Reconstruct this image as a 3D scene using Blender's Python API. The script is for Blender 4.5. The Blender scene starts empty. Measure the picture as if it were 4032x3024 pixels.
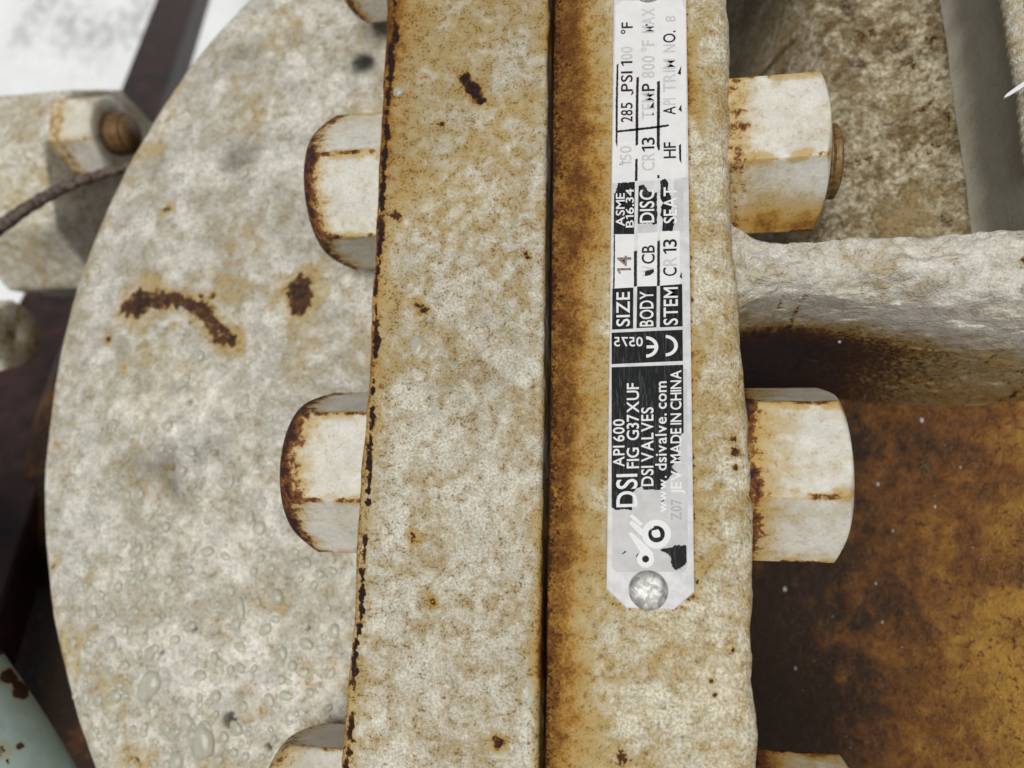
import bpy, bmesh, math, random
import numpy as np
from mathutils import Matrix, Vector

random.seed(5)
scene = bpy.context.scene
COL = scene.collection
S = 0.001                                   # the scene is laid out in millimetres

# ------------------------------------------------------------------ camera
# world axes: X along the studs, Y along the flange rims, Z up, away from the ground
Xc = np.array([.98, .0119, .17]); Yc = np.array([.021, .982, -.19])
Yc /= np.linalg.norm(Yc); Xc -= Yc * (Xc @ Yc); Xc /= np.linalg.norm(Xc); Zc = np.cross(Xc, Yc)
MC = np.stack([Xc, Yc, Zc], 1)              # world -> camera rotation
FOC, DIST = 2911.0, 228.0
CAM = MC.T @ np.array([0, 0, DIST])
cam_data = bpy.data.cameras.new('camera')
cam = bpy.data.objects.new('camera', cam_data); COL.objects.link(cam)
cam.matrix_world = Matrix.Translation(Vector(CAM * S)) @ Matrix(MC.T.tolist()).to_4x4()
cam_data.sensor_width = 36.0; cam_data.lens = 36.0 * FOC / 4032
cam_data.clip_start = 0.005; cam_data.clip_end = 200
cam_data.dof.use_dof = True; cam_data.dof.focus_distance = 0.226; cam_data.dof.aperture_fstop = 7.5
scene.camera = cam

# ------------------------------------------------------------------ light: overcast winter day
world = bpy.data.worlds.new('World'); scene.world = world; world.use_nodes = True
wn, wl = world.node_tree.nodes, world.node_tree.links
SUN_EL, SUN_AZ = 84, 190
sky = wn.new('ShaderNodeTexSky'); sky.sky_type = 'NISHITA'; sky.sun_disc = False
sky.sun_elevation = math.radians(SUN_EL); sky.sun_rotation = math.radians(SUN_AZ)
sky.dust_density = 2.0; sky.air_density = 0.6; sky.ozone_density = 1.0
hs = wn.new('ShaderNodeHueSaturation'); hs.inputs['Saturation'].default_value = 0.25
wl.new(sky.outputs[0], hs.inputs['Color'])
wl.new(hs.outputs[0], wn['Background'].inputs['Color']); wn['Background'].inputs['Strength'].default_value = 0.05
sun_data = bpy.data.lights.new('sun', 'SUN'); sun_data.energy = 3.0; sun_data.angle = math.radians(36)
sun_data.color = (1.0, 0.985, 0.92)
sun = bpy.data.objects.new('sun', sun_data); COL.objects.link(sun)
a, e = math.radians(SUN_AZ), math.radians(SUN_EL)
sdir = Vector((math.sin(a) * math.cos(e), math.cos(a) * math.cos(e), math.sin(e)))
sun.rotation_euler = sdir.to_track_quat('Z', 'Y').to_euler()
vs = scene.view_settings
vs.view_transform = 'Standard'; vs.look = 'None'; vs.exposure = -0.22; vs.gamma = 1.0; vs.use_curve_mapping = False
scene.render.engine = 'CYCLES'
scene.cycles.max_bounces = 8; scene.cycles.transmission_bounces = 6

# ------------------------------------------------------------------ helpers
def at(px, py, Z):
    """point (mm) at height Z that the photograph shows at pixel px, py"""
    d = MC.T @ np.array([(px - 2016) / FOC, -(py - 1512) / FOC, -1.0])
    return CAM + (Z - CAM[2]) / d[2] * d
def at_many(px, py, Z):
    px = np.asarray(px, float); py = np.asarray(py, float)
    d = np.stack([(px - 2016) / FOC, -(py - 1512) / FOC, -np.ones_like(px)], -1) @ MC
    return CAM + ((Z - CAM[2]) / d[..., 2])[..., None] * d

def sstep(a, b, x):
    t = np.clip((np.asarray(x, float) - a) / (b - a), 0, 1); return t * t * (3 - 2 * t)
def hash3(ix, iy, iz, seed):
    with np.errstate(over='ignore'):
        h = (ix.astype(np.uint32) * np.uint32(374761393) + iy.astype(np.uint32) * np.uint32(668265263)
             + iz.astype(np.uint32) * np.uint32(2147483647) + np.uint32(seed * 974711 % 4294967291))
        h = (h ^ (h >> np.uint32(13))) * np.uint32(1274126177); h = h ^ (h >> np.uint32(16))
    return h.astype(np.float64) / 4294967295.0
def vnoise(x, y, z, seed):
    x, y, z = np.broadcast_arrays(np.asarray(x, float), np.asarray(y, float), np.asarray(z, float))
    fx, fy, fz = np.floor(x), np.floor(y), np.floor(z)
    ix, iy, iz = [v.astype(np.int64) for v in (fx, fy, fz)]
    u, v, w = [t * t * (3 - 2 * t) for t in (x - fx, y - fy, z - fz)]
    r = 0
    for a_ in (0, 1):
        for b_ in (0, 1):
            for c_ in (0, 1):
                r = r + hash3(ix + a_, iy + b_, iz + c_, seed) * (u if a_ else 1 - u) * (v if b_ else 1 - v) * (w if c_ else 1 - w)
    return r
def fbm(x, y, z=0.0, size=10.0, octaves=4, seed=1, gain=.5):
    """0..1 fractal noise, features about size mm"""
    t = 0; amp = 1; tot = 0; f = 1 / size
    for o in range(octaves):
        t = t + amp * vnoise(np.asarray(x) * f + 7.3 * o, np.asarray(y) * f - 3.1 * o, np.asarray(z) * f + 1.7 * o, seed + o)
        tot += amp; amp *= gain; f *= 2.03
    return t / tot
def blob(x, y, cx, cy, r, soft=1.0):
    d = np.hypot(x - cx, y - cy); return 1 - sstep(r * (1 - .5 * soft), r * (1 + .5 * soft), d)
def seg_dist(x, y, a_, b_):
    ax, ay = a_[:2]; bx, by = b_[:2]; dx, dy = bx - ax, by - ay
    t = np.clip(((x - ax) * dx + (y - ay) * dy) / (dx * dx + dy * dy + 1e-9), 0, 1)
    return np.hypot(x - ax - t * dx, y - ay - t * dy)
def path_dist(x, y, pts):
    d = seg_dist(x, y, pts[0], pts[1])
    for p, q in zip(pts[1:-1], pts[2:]): d = np.minimum(d, seg_dist(x, y, p, q))
    return d

def obj_from(name, verts, faces, mat, parent=None, attrs=None, smooth=True):
    me = bpy.data.meshes.new(name)
    v = np.asarray(verts, float).reshape(-1, 3) * S
    if isinstance(faces, np.ndarray):
        n, k = faces.shape
        me.vertices.add(len(v)); me.vertices.foreach_set('co', v.ravel())
        me.loops.add(n * k); me.loops.foreach_set('vertex_index', faces.ravel().astype(np.int32))
        me.polygons.add(n); me.polygons.foreach_set('loop_start', np.arange(0, n * k, k, dtype=np.int32))
        me.update(calc_edges=True)
    else:
        me.from_pydata(v.tolist(), [], faces)
    me.polygons.foreach_set('use_smooth', [smooth] * len(me.polygons))
    for k_, val in (attrs or {}).items():
        at_ = me.attributes.new(k_, 'FLOAT', 'POINT'); at_.data.foreach_set('value', np.asarray(val, np.float32).ravel())
    me.validate(); me.update()
    if mat: me.materials.append(mat)
    o = bpy.data.objects.new(name, me); COL.objects.link(o)
    if parent: o.parent = parent
    return o
def grid_faces(nu, nv, close_u=False, flip=False):
    i = np.arange(nu if close_u else nu - 1); j = np.arange(nv - 1)
    I, J = np.meshgrid(i, j, indexing='ij'); I2 = (I + 1) % nu
    f = np.stack([I * nv + J, I2 * nv + J, I2 * nv + J + 1, I * nv + J + 1], -1).reshape(-1, 4)
    return f[:, ::-1].copy() if flip else f
def tag(o, label=None, cat=None, group=None, kind=None):
    for k, v in (('label', label), ('category', cat), ('group', group), ('kind', kind)):
        if v: o[k] = v
    return o
def empty(name, loc):
    o = bpy.data.objects.new(name, None); COL.objects.link(o); o.empty_display_size = .02
    o.location = (0, 0, 0); return o
def tube(name, pts, rad, mat, parent=None, seg=16, attrs_fn=None):
    pts = np.asarray(pts, float); n = len(pts); rad = np.broadcast_to(rad, (n,))
    V = []
    tng = np.gradient(pts, axis=0); tng /= np.linalg.norm(tng, axis=1)[:, None]
    ref = np.array([.13, .2, .97])
    for p, t, r in zip(pts, tng, rad):
        u = np.cross(t, ref); u /= np.linalg.norm(u); w = np.cross(t, u)
        for k in range(seg):
            a_ = 2 * math.pi * k / seg; V.append(p + r * (u * math.cos(a_) + w * math.sin(a_)))
    F = [[i * seg + k, i * seg + (k + 1) % seg, (i + 1) * seg + (k + 1) % seg, (i + 1) * seg + k] for i in range(n - 1) for k in range(seg)]
    F.append(list(range(seg))[::-1]); F.append([(n - 1) * seg + k for k in range(seg)])
    return obj_from(name, V, F, mat, parent)

# ------------------------------------------------------------------ materials
class NT:
    def __init__(self, name):
        self.m = bpy.data.materials.new(name); self.m.use_nodes = True
        self.n = self.m.node_tree.nodes; self.l = self.m.node_tree.links
        self.b = self.n['Principled BSDF']
        tc = self.n.new('ShaderNodeTexCoord'); mp = self.n.new('ShaderNodeVectorMath'); mp.operation = 'SCALE'
        mp.inputs['Scale'].default_value = 1000.0
        self.l.new(tc.outputs['Object'], mp.inputs[0]); self.v = mp.outputs[0]
    def put(self, sock, val):
        if isinstance(val, (int, float)): sock.default_value = val
        elif isinstance(val, tuple): sock.default_value = val if len(val) == 4 else (*val, 1.0)
        else: self.l.new(val, sock)
    def noise(self, size, detail=3, rough=.55, dist=0.0, off=0.0, vec=None):
        n = self.n.new('ShaderNodeTexNoise'); n.inputs['Scale'].default_value = 1.0 / size
        n.inputs['Detail'].default_value = detail; n.inputs['Roughness'].default_value = rough; n.inputs['Distortion'].default_value = dist
        src = vec or self.v
        if off:
            a_ = self.n.new('ShaderNodeVectorMath'); a_.inputs[1].default_value = (off, off * .7, -off); self.l.new(src, a_.inputs[0]); src = a_.outputs[0]
        self.l.new(src, n.inputs['Vector']); return n.outputs['Fac']
    def voro(self, size, out='Distance', rnd=1.0, feature='F1'):
        n = self.n.new('ShaderNodeTexVoronoi'); n.feature = feature; n.inputs['Scale'].default_value = 1.0 / size
        n.inputs['Randomness'].default_value = rnd; self.l.new(self.v, n.inputs['Vector']); return n.outputs[out]
    def stretch(self, sx, sy, sz):
        n = self.n.new('ShaderNodeVectorMath'); n.operation = 'MULTIPLY'; n.inputs[1].default_value = (sx, sy, sz)
        self.l.new(self.v, n.inputs[0]); return n.outputs[0]
    def attr(self, name):
        n = self.n.new('ShaderNodeAttribute'); n.attribute_name = name; return n.outputs['Fac']
    def math(self, op, a_, b_=0.0, clamp=False):
        n = self.n.new('ShaderNodeMath'); n.operation = op; n.use_clamp = clamp
        self.put(n.inputs[0], a_); self.put(n.inputs[1], b_); return n.outputs[0]
    def step(self, x, a_, b_, lo=0.0, hi=1.0):
        n = self.n.new('ShaderNodeMapRange'); n.interpolation_type = 'SMOOTHSTEP'
        for k, v in (('Value', x), ('From Min', a_), ('From Max', b_), ('To Min', lo), ('To Max', hi)): self.put(n.inputs[k], v)
        return n.outputs[0]
    def mix(self, f, a_, b_, mode='MIX'):
        n = self.n.new('ShaderNodeMix'); n.data_type = 'RGBA'; n.blend_type = mode
        self.put(n.inputs[0], f); self.put(n.inputs[6], a_); self.put(n.inputs[7], b_); return n.outputs[2]
    def bump(self, h, dist, strength=1.0, prev=None):
        n = self.n.new('ShaderNodeBump'); n.inputs['Distance'].default_value = dist * S; n.inputs['Strength'].default_value = strength
        self.l.new(h, n.inputs['Height'])
        if prev: self.l.new(prev, n.inputs['Normal'])
        return n.outputs[0]
    def done(self, color, rough=.5, normal=None, metallic=0.0, spec=.5):
        self.put(self.b.inputs['Base Color'], color); self.put(self.b.inputs['Roughness'], rough)
        self.put(self.b.inputs['Metallic'], metallic); self.put(self.b.inputs['Specular IOR Level'], spec)
        if normal: self.l.new(normal, self.b.inputs['Normal'])
        return self.m

def paint(name, light, dirt, grey, tan=(.52, .37, .145), ochre=(.47, .235, .04), brown=(.13, .042, .011), rust=(.085, .028, .012), deep=(.028, .017, .018),
          grain=.8, patch=20, mid=4.5, bump=.6, grain_amt=1.0, speck=.7, rough=.65, spec=.12, dirt_amt=.85, rust_n=1.6, stain_n=1.0, fleck=1.0):
    t = NT(name)
    nA = t.noise(patch, 5, .62, .3); nB = t.noise(mid, 6, .68, .4); nC = t.noise(grain, 3, .6, .2); nE = t.noise(rust_n, 5, .68, .3, off=53)
    nG = t.noise(mid * 2.2, 4, .6, .3, off=23); nF = t.noise(grain * .95, 2, .5, .5, off=91)
    mott = t.math('ADD', t.math('ADD', t.math('MULTIPLY', nB, .45), t.math('MULTIPLY', nA, .45)), t.math('MULTIPLY', nC, .10))
    c = t.mix(t.step(nG, .40, .62, 0, .8), light, grey)
    c = t.mix(t.step(mott, .43, .59, 0, dirt_amt), c, dirt)
    # the sandy grain: pale crests, darker hollows
    lo = tuple(1 - grain_amt * k for k in (.40, .44, .52)); hi = (1 + .20 * grain_amt,) * 3
    c = t.mix(1.0, c, t.mix(t.step(nC, .34, .66), lo, hi), 'MULTIPLY')
    st = t.math('ADD', t.attr('stain'), t.math('MULTIPLY', t.math('SUBTRACT', mott, .5), 2.2 * stain_n))
    st = t.math('ADD', st, t.math('MULTIPLY', t.math('SUBTRACT', nC, .5), .5 * stain_n))
    rs = t.math('ADD', t.attr('rust'), t.math('MULTIPLY', t.math('SUBTRACT', nE, .5), 2.0))
    rs = t.math('ADD', t.math('MULTIPLY', rs, t.step(t.attr('rust'), .02, .18)), t.math('MULTIPLY', t.math('SUBTRACT', nC, .5), .3))
    c = t.mix(t.step(rs, .18, .50, 0, .8), c, ochre)
    c = t.mix(t.step(st, .12, .62, 0, .85), c, tan)
    c = t.mix(t.step(st, .58, 1.05, 0, .9), c, ochre)
    c = t.mix(t.step(st, .84, 1.45, 0, .97), c, brown)
    # dark flecks of rust bleeding through, in clusters and more of them where stained
    sp = t.math('ADD', t.math('ADD', nF, t.math('MULTIPLY', t.math('SUBTRACT', nB, .5), .7)), t.math('MULTIPLY', t.math('MINIMUM', t.attr('stain'), .9), .08))
    c = t.mix(t.step(sp, .62, .70, 0, speck), c, t.mix(t.step(nE, .4, .6), (.24, .115, .03), (.085, .042, .018)))
    c = t.mix(t.step(rs, .40, .66, 0, .95), c, rust)
    c = t.mix(t.step(rs, .70, .98), c, deep)
    g = t.math('ADD', 1.0, t.attr('tone')); cg = t.n.new('ShaderNodeCombineColor')
    for k in range(3): t.put(cg.inputs[k], g)
    c = t.mix(1.0, c, cg.outputs[0], 'MULTIPLY')
    h = t.math('ADD', t.math('MULTIPLY', nC, .6), t.math('MULTIPLY', nB, 1.4))
    h = t.math('SUBTRACT', h, t.math('MULTIPLY', t.step(rs, .42, .7), .35))
    return t.done(c, t.step(rs, .4, .7, rough, .8), t.bump(h, bump), 0, spec)

M = {}
M['rim'] = paint('weathered_cream_paint', (.80, .77, .68), (.47, .36, .185), (.65, .62, .53), bump=1.0, speck=.7, grain_amt=.7)
M['rim_right'] = paint('weathered_yellowed_paint', (.80, .75, .61), (.50, .36, .15), (.68, .64, .53), bump=1.0, grain=.9, speck=.5, grain_amt=.8)
M['face'] = paint('weathered_pale_paint', (.82, .80, .74), (.43, .39, .29), (.55, .54, .50), bump=1.4, grain=1.5, mid=6, patch=30, speck=.4, grain_amt=.6, rust_n=3.0, dirt_amt=.85, spec=.3, rough=.45)
M['nut'] = paint('worn_nut_paint', (.76, .74, .68), (.58, .52, .38), (.66, .65, .61), ochre=(.52, .29, .055), rust=(.15, .048, .014), deep=(.04, .016, .012), bump=.15, grain=1.0, speck=.22, rough=.42, spec=.25, dirt_amt=.6, grain_amt=.2, rust_n=2.6, stain_n=.6)
M['rib'] = paint('rough_cast_paint', (.82, .80, .74), (.50, .44, .31), (.70, .68, .63), bump=1.2, grain=.9, speck=.4, rough=.4, grain_amt=.35, dirt_amt=.6, spec=.3)
M['pocket'] = paint('dirty_cast_paint', (.60, .55, .43), (.17, .12, .055), (.42, .36, .25), tan=(.36, .27, .14), ochre=(.25, .16, .065), rust=(.075, .035, .016), bump=1.4, grain=1.6, mid=3.0, patch=16, speck=.5, rough=.5, dirt_amt=1.0)
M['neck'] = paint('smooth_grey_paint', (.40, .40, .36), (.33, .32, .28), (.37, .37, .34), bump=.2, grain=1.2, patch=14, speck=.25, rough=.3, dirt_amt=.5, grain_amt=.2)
M['far_paint'] = paint('pale_grey_paint', (.76, .74, .68), (.50, .45, .33), (.64, .63, .58), bump=.3, grain=1.2, mid=6)

def mat_grime():
    t = NT('wet_rust_grime')
    nA = t.noise(28, 5, .62, .5); nB = t.noise(5, 5, .68, .6); nC = t.noise(.9, 3, .6); nD = t.noise(2.4, 4, .65, .5, off=40)
    k = t.math('ADD', t.math('ADD', t.math('MULTIPLY', nA, .9), t.math('MULTIPLY', nB, .5)), t.attr('tone'))
    c = t.mix(t.step(k, .46, .78), (.030, .016, .009), (.19, .075, .017))  # near-black end also carries the painted shade of the lower pocket
    c = t.mix(t.step(k, .69, .99, 0, .95), c, (.41, .22, .036))
    c = t.mix(t.step(nD, .55, .66, 0, .85), c, (.060, .022, .010))
    c = t.mix(t.step(nB, .60, .74, 0, .25), c, (.17, .13, .09))
    c = t.mix(t.step(nC, .62, .74, 0, .6), c, (.03, .016, .010))
    nrm = t.bump(t.math('ADD', t.math('ADD', t.math('MULTIPLY', nC, .5), nB), t.math('MULTIPLY', nD, .8)), .9)
    return t.done(c, t.step(nB, .3, .7, .3, .6), nrm, 0, .3)
M['grime'] = mat_grime()
def simple(name, col, col2, size=3, rough=.5, metallic=0, bump=.1, spec=.5):
    t = NT(name); n = t.noise(size, 4, .6, .3)
    return t.done(t.mix(t.step(n, .35, .65), col, col2), rough, t.bump(n, bump), metallic, spec)
M['gasket'] = simple('dark_gasket', (.012, .008, .007), (.03, .018, .012), 2, .7)
M['stud'] = simple('bronzed_rusty_stud', (.10, .052, .02), (.25, .14, .05), 2.0, .5, .1, .15)
M['beam'] = simple('dark_maroon_steel', (.018, .010, .009), (.045, .020, .018), 14, .5, 0, .3)
M['plate'] = None
def mat_plate():
    t = NT('brushed_white_aluminium')
    n = t.noise(.5, 3, .6, vec=t.stretch(1.0, .06, 1.0)); n2 = t.noise(4, 4, .6, off=9)
    c = t.mix(t.step(n2, .35, .65), (.72, .72, .73), (.60, .60, .62))
    c = t.mix(t.step(t.noise(.35, 2, .5, off=77), .70, .78, 0, .5), c, (.35, .34, .33))
    return t.done(c, t.step(n, .3, .7, .42, .58), t.bump(n, .02), 0.0, .25)
M['plate'] = mat_plate()
M['plate_white'] = simple('bright_white_field', (.80, .80, .81), (.75, .75, .76), 5, .5, 0, .01, .2)
M['plate_pale'] = simple('pale_etched_field', (.60, .60, .61), (.53, .53, .54), 5, .5, 0, .01, .2)
def mat_black():
    t = NT('worn_black_enamel')
    n = t.noise(.38, 3, .65, vec=t.stretch(1.0, .10, 1.0)); n2 = t.noise(.25, 2, .5, off=5)
    c = t.mix(t.step(n, .50, .70, 0, .7), (.010, .011, .013), (.085, .088, .095))
    c = t.mix(t.step(n2, .70, .8, 0, .5), c, (.25, .25, .25))
    return t.done(c, .6, t.bump(n, .02), 0, .12)
M['black'] = mat_black()
M['ink'] = simple('black_ink', (.012, .012, .014), (.03, .03, .033), .8, .6, 0, .01, .12)
M['letter'] = simple('bare_metal_letter', (.82, .82, .82), (.76, .76, .76), 2, .5, 0, .01, .2)
M['faint'] = simple('faint_etched_letter', (.52, .52, .53), (.62, .62, .63), .7, .5, 0, .01, .2)
M['worn'] = simple('greyed_letter', (.36, .36, .37), (.46, .46, .47), .7, .5, 0, .01, .2)
M['ghost'] = simple('ghost_white_letter', (.82, .82, .83), (.78, .78, .79), 1, .5, 0, .01, .2)
M['pen'] = simple('brown_marker', (.12, .085, .06), (.30, .24, .19), .4, .6, 0, .01)
def mat_zinc():
    t = NT('mottled_zinc'); n = t.noise(2.2, 2, .5, .8); n2 = t.noise(.6, 3, .6)
    c = t.mix(t.step(n, .44, .58), (.34, .34, .33), (.60, .60, .59)); c = t.mix(t.step(n2, .52, .7, 0, .5), c, (.26, .25, .22))
    return t.done(c, .5, t.bump(n2, .08), .45)
M['zinc'] = mat_zinc()
def mat_water():
    t = NT('water'); t.b.inputs['Transmission Weight'].default_value = .60; t.b.inputs['IOR'].default_value = 1.33
    return t.done((.86, .85, .74), .05)
M['water'] = mat_water()
def mat_snow():
    t = NT('snow'); n = t.noise(60, 5, .6); n2 = t.noise(14, 4, .65)
    c = t.mix(t.step(n, .3, .7), (.92, .94, .96), (.86, .88, .91))
    s_ = t.math('ADD', t.attr('soil'), t.math('MULTIPLY', t.math('SUBTRACT', n2, .5), 1.2))
    c = t.mix(t.step(s_, .30, 1.0), c, (.16, .16, .16))
    return t.done(c, .8, t.bump(n2, 6), 0, .2)
M['snow'] = mat_snow()
M['grain'] = simple('ice_grain', (.50, .52, .54), (.35, .35, .34), .5, .35)
M['twig'] = simple('grey_brown_bark', (.035, .022, .018), (.17, .125, .10), 2.5, .85, 0, .6)
M['tie'] = simple('white_plastic', (.85, .86, .88), (.8, .8, .82), 3, .35, 0, .01)
M['leaf'] = simple('dead_leaf', (.03, .03, .018), (.16, .10, .045), 1.2, .8, 0, .4)
def mat_pipe():
    t = NT('chipped_mint_paint'); n = t.noise(9, 4, .6); n2 = t.noise(1.2, 3, .6)
    c = t.mix(t.step(n, .35, .65), (.37, .50, .49), (.44, .57, .55))
    c = t.mix(t.step(n2, .62, .75, 0, .35), c, (.62, .70, .68))
    r = t.math('ADD', t.attr('rust'), t.math('MULTIPLY', t.math('SUBTRACT', t.noise(2.2, 4, .65, off=3), .5), .7))
    c = t.mix(t.step(r, .18, .5, 0, .75), c, (.45, .36, .17)); c = t.mix(t.step(r, .48, .56), c, (.045, .02, .012))
    return t.done(c, .35, t.bump(t.math('SUBTRACT', t.math('MULTIPLY', n2, .3), t.step(r, .45, .58)), .35), 0, .5)
M['mint'] = mat_pipe()

# ------------------------------------------------------------------ ground
def build_ground():
    GZ = -720.0
    xs = np.unique(np.concatenate([np.linspace(-9000, -1500, 40), np.linspace(-1500, 300, 230), np.linspace(300, 9000, 50)]))
    ys = np.unique(np.concatenate([np.linspace(-9000, -300, 50), np.linspace(-300, 1500, 230), np.linspace(1500, 9000, 40)]))
    X, Y = np.meshgrid(xs, ys, indexing='ij')
    Z = GZ + (fbm(X, Y, 0, 260, 5, 3) - .5) * 90
    soil = np.zeros_like(X)
    for px, py, r in ((395, 150, 55), (300, 130, 45), (520, 120, 40), (560, 60, 30), (180, 40, 50), (700, 150, 30), (90, 130, 35)):
        p = at(px, py, GZ); soil = np.maximum(soil, .55 * blob(X, Y, p[0], p[1], r * 1.5, 1.9))
    soil += .25 * sstep(.62, .78, fbm(X, Y, 0, 200, 3, 9))
    Z = Z - soil * 14
    o = obj_from('ground', np.stack([X, Y, Z], -1), grid_faces(len(xs), len(ys)), M['snow'], None, {'soil': soil})
    tag(o, kind='structure')
build_ground()

# ------------------------------------------------------------------ the valve
valve = empty('gate_valve', (0, 0, 0))
tag(valve, 'large weathered cream painted gate valve with bolted flanges, rust stains and riveted nameplate', 'valve')

XL, XG0, XG1, XR = -48.2, 9.7, 11.9, 68.4       # left rim edge, gap, right rim edge
def ysamples(lo, hi, dense_lo, dense_hi, fine, coarse):
    return np.unique(np.concatenate([np.arange(lo, dense_lo, coarse), np.arange(dense_lo, dense_hi, fine), np.arange(dense_hi, hi + .1, coarse)]))
def rim(name, x0, x1, r0, r1, mat, fn, depth=66, seed=1, wob0=.6, wob1=.4, edge_bulge=None, label=None):
    """a flange rim: side face, rounded arris, top face, rounded arris, side face, lofted along Y"""
    ys = ysamples(-285, 300, -135, 160, .5, 4.0)
    prof = []                                   # (base: 0 left 1 right, dx, z)
    for z in np.linspace(-depth, -r0 - 1, 26): prof.append((0, 0, z))
    for a_ in np.linspace(0, 90, 9): prof.append((0, r0 - r0 * math.cos(math.radians(a_)), -r0 + r0 * math.sin(math.radians(a_))))
    w = x1 - x0; nt = int((w - r0 - r1) / .5)
    for k in range(1, nt): prof.append((2, r0 + (w - r0 - r1) * k / nt, 0))
    for a_ in np.linspace(90, 0, 9): prof.append((1, -(r1 - r1 * math.cos(math.radians(a_))), -r1 + r1 * math.sin(math.radians(a_))))
    for z in np.linspace(-r1 - 1, -depth, 26): prof.append((1, 0, z))
    base = np.array([p[0] for p in prof]); dx = np.array([p[1] for p in prof]); pz = np.array([p[2] for p in prof])
    e0 = x0 + (fbm(ys, 0 * ys, 0, 14, 4, seed) - .5) * 2 * wob0 + (fbm(ys, 0 * ys + 5, 0, 70, 2, seed + 7) - .5) * wob0 * 2
    e1 = x1 + (fbm(ys, 0 * ys + 9, 0, 14, 4, seed + 3) - .5) * 2 * wob1
    if edge_bulge is not None: e1 = e1 + edge_bulge(ys)
    X = np.where(base == 0, e0[:, None] + dx, np.where(base == 1, e1[:, None] + dx, 0))
    tt = np.where(base == 2, (dx - 0) / w, 0)
    X = np.where(base == 2, e0[:, None] + tt * (e1 - e0)[:, None], X)
    Z = np.broadcast_to(pz, X.shape).copy(); Y = np.broadcast_to(ys[:, None], X.shape).copy()
    n = fbm(X, Y, Z, 9, 4, seed + 20) - .5
    attrs, dz = fn(X, Y, Z, X - e0[:, None], e1[:, None] - X)
    top = sstep(-3, -.5, Z); nm = fbm(X, Y, Z, 2.6, 3, seed + 30) - .5
    Z = Z + top * (n * .7 + nm * .35 + dz)
    X = X + (1 - top) * n * 1.6 * np.where(base == 0, 1, -1)
    o = obj_from(name, np.stack([X, Y, Z], -1), grid_faces(X.shape[0], X.shape[1], flip=True), mat, valve, attrs)
    if label: o['label'] = label
    return o

def rim_left_fn(X, Y, Z, d0, d1):
    big = fbm(X, Y, 0, 45, 3, 61); mid = fbm(X, Y, 0, 6, 4, 62)
    stain = .95 * np.exp(-np.clip(d0, 0, 99) / 5.5) * (.6 + .8 * big) + .40 * sstep(-50, 120, Y) * sstep(.25, .6, big) + .10 * sstep(.45, .7, mid)
    stain += .30 * np.exp(-np.clip(d0, 0, 99) / 16) * sstep(0, 120, Y)
    low = sstep(-30, -75, Y)
    stain += low * .75 * np.exp(-np.clip(d1, 0, 99) / 3.2)
    stain += .5 * np.exp(-np.clip(d1, 0, 99) / 1.8) * sstep(.4, .65, fbm(Y, 0 * Y, 0, 20, 3, 65))
    # chipped black rust line that runs along the outer arris
    wav = 2.7 + 2.0 * (fbm(Y, 0 * Y, 0, 16, 3, 70) - .5) * 2
    wid = .18 + 2.1 * fbm(Y, 0 * Y + 40, 0, 14, 4, 71) ** 2.4
    chip = 1 - sstep(wid * .6, wid * 1.6, np.abs(d0 - wav) + (fbm(X, Y, 0, 1.6, 3, 74) - .5) * 2.6)
    rust = .90 * chip * sstep(.28, .52, fbm(X, Y, 0, 7, 3, 73)) + .40 * np.exp(-np.clip(d0, 0, 99) / 5.0)
    # single rust spots
    dz = -.35 * chip
    for (px, py, qx, qy, r, s_) in ((1835, 305, 1895, 395, 2.0, 1.05), (1640, 1195, 1665, 1220, 1.3, .75), (1620, 2110, 1640, 2125, 1.2, .65),
                                    (1540, 845, 1575, 870, 1.3, .75), (2070, 1000, 2075, 1012, .8, .7), (1960, 2920, 1965, 2925, 1.3, .8),
                                    (1700, 2360, 1712, 2375, .8, .6), (1725, 480, 1740, 490, .9, .6), (2230, 240, 2235, 250, .8, .5)):
        d = seg_dist(X, Y, at(px, py, 0), at(qx, qy, 0))
        d = d + (fbm(X, Y, 0, 2.5, 3, 75) - .5) * 2.4 * min(r, 1.6); rust = np.maximum(rust, s_ * (1 - sstep(r * .1, r * 1.7, d)))
        stain = np.maximum(stain, .75 * (1 - sstep(r, r * 3.4, d)))
        dz = dz - .3 * (1 - sstep(r * .4, r, d))
    tone = -.10 * sstep(-60, 140, Y) + .10 * sstep(.5, .7, fbm(X, Y, 0, 30, 3, 66)) - .05
    grey = at(1885, 1430, 0)
    tone = tone - .10 * (1 - sstep(6, 22, np.hypot(X - grey[0], (Y - grey[1]) * .8))) * (fbm(X, Y, 0, 5, 3, 68) > .45)
    side = sstep(-4, -14, Z)
    return {'stain': np.clip(stain, 0, 1.2) + side * .25, 'rust': np.clip(rust, 0, 1.1), 'tone': tone}, dz
rim('body_flange', XL, XG0, 3.0, 1.6, M['rim'], rim_left_fn, seed=4, wob0=.9, wob1=.35,
    label='left flange rim, cream paint with a chipped black rust line along its outer edge')

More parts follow.
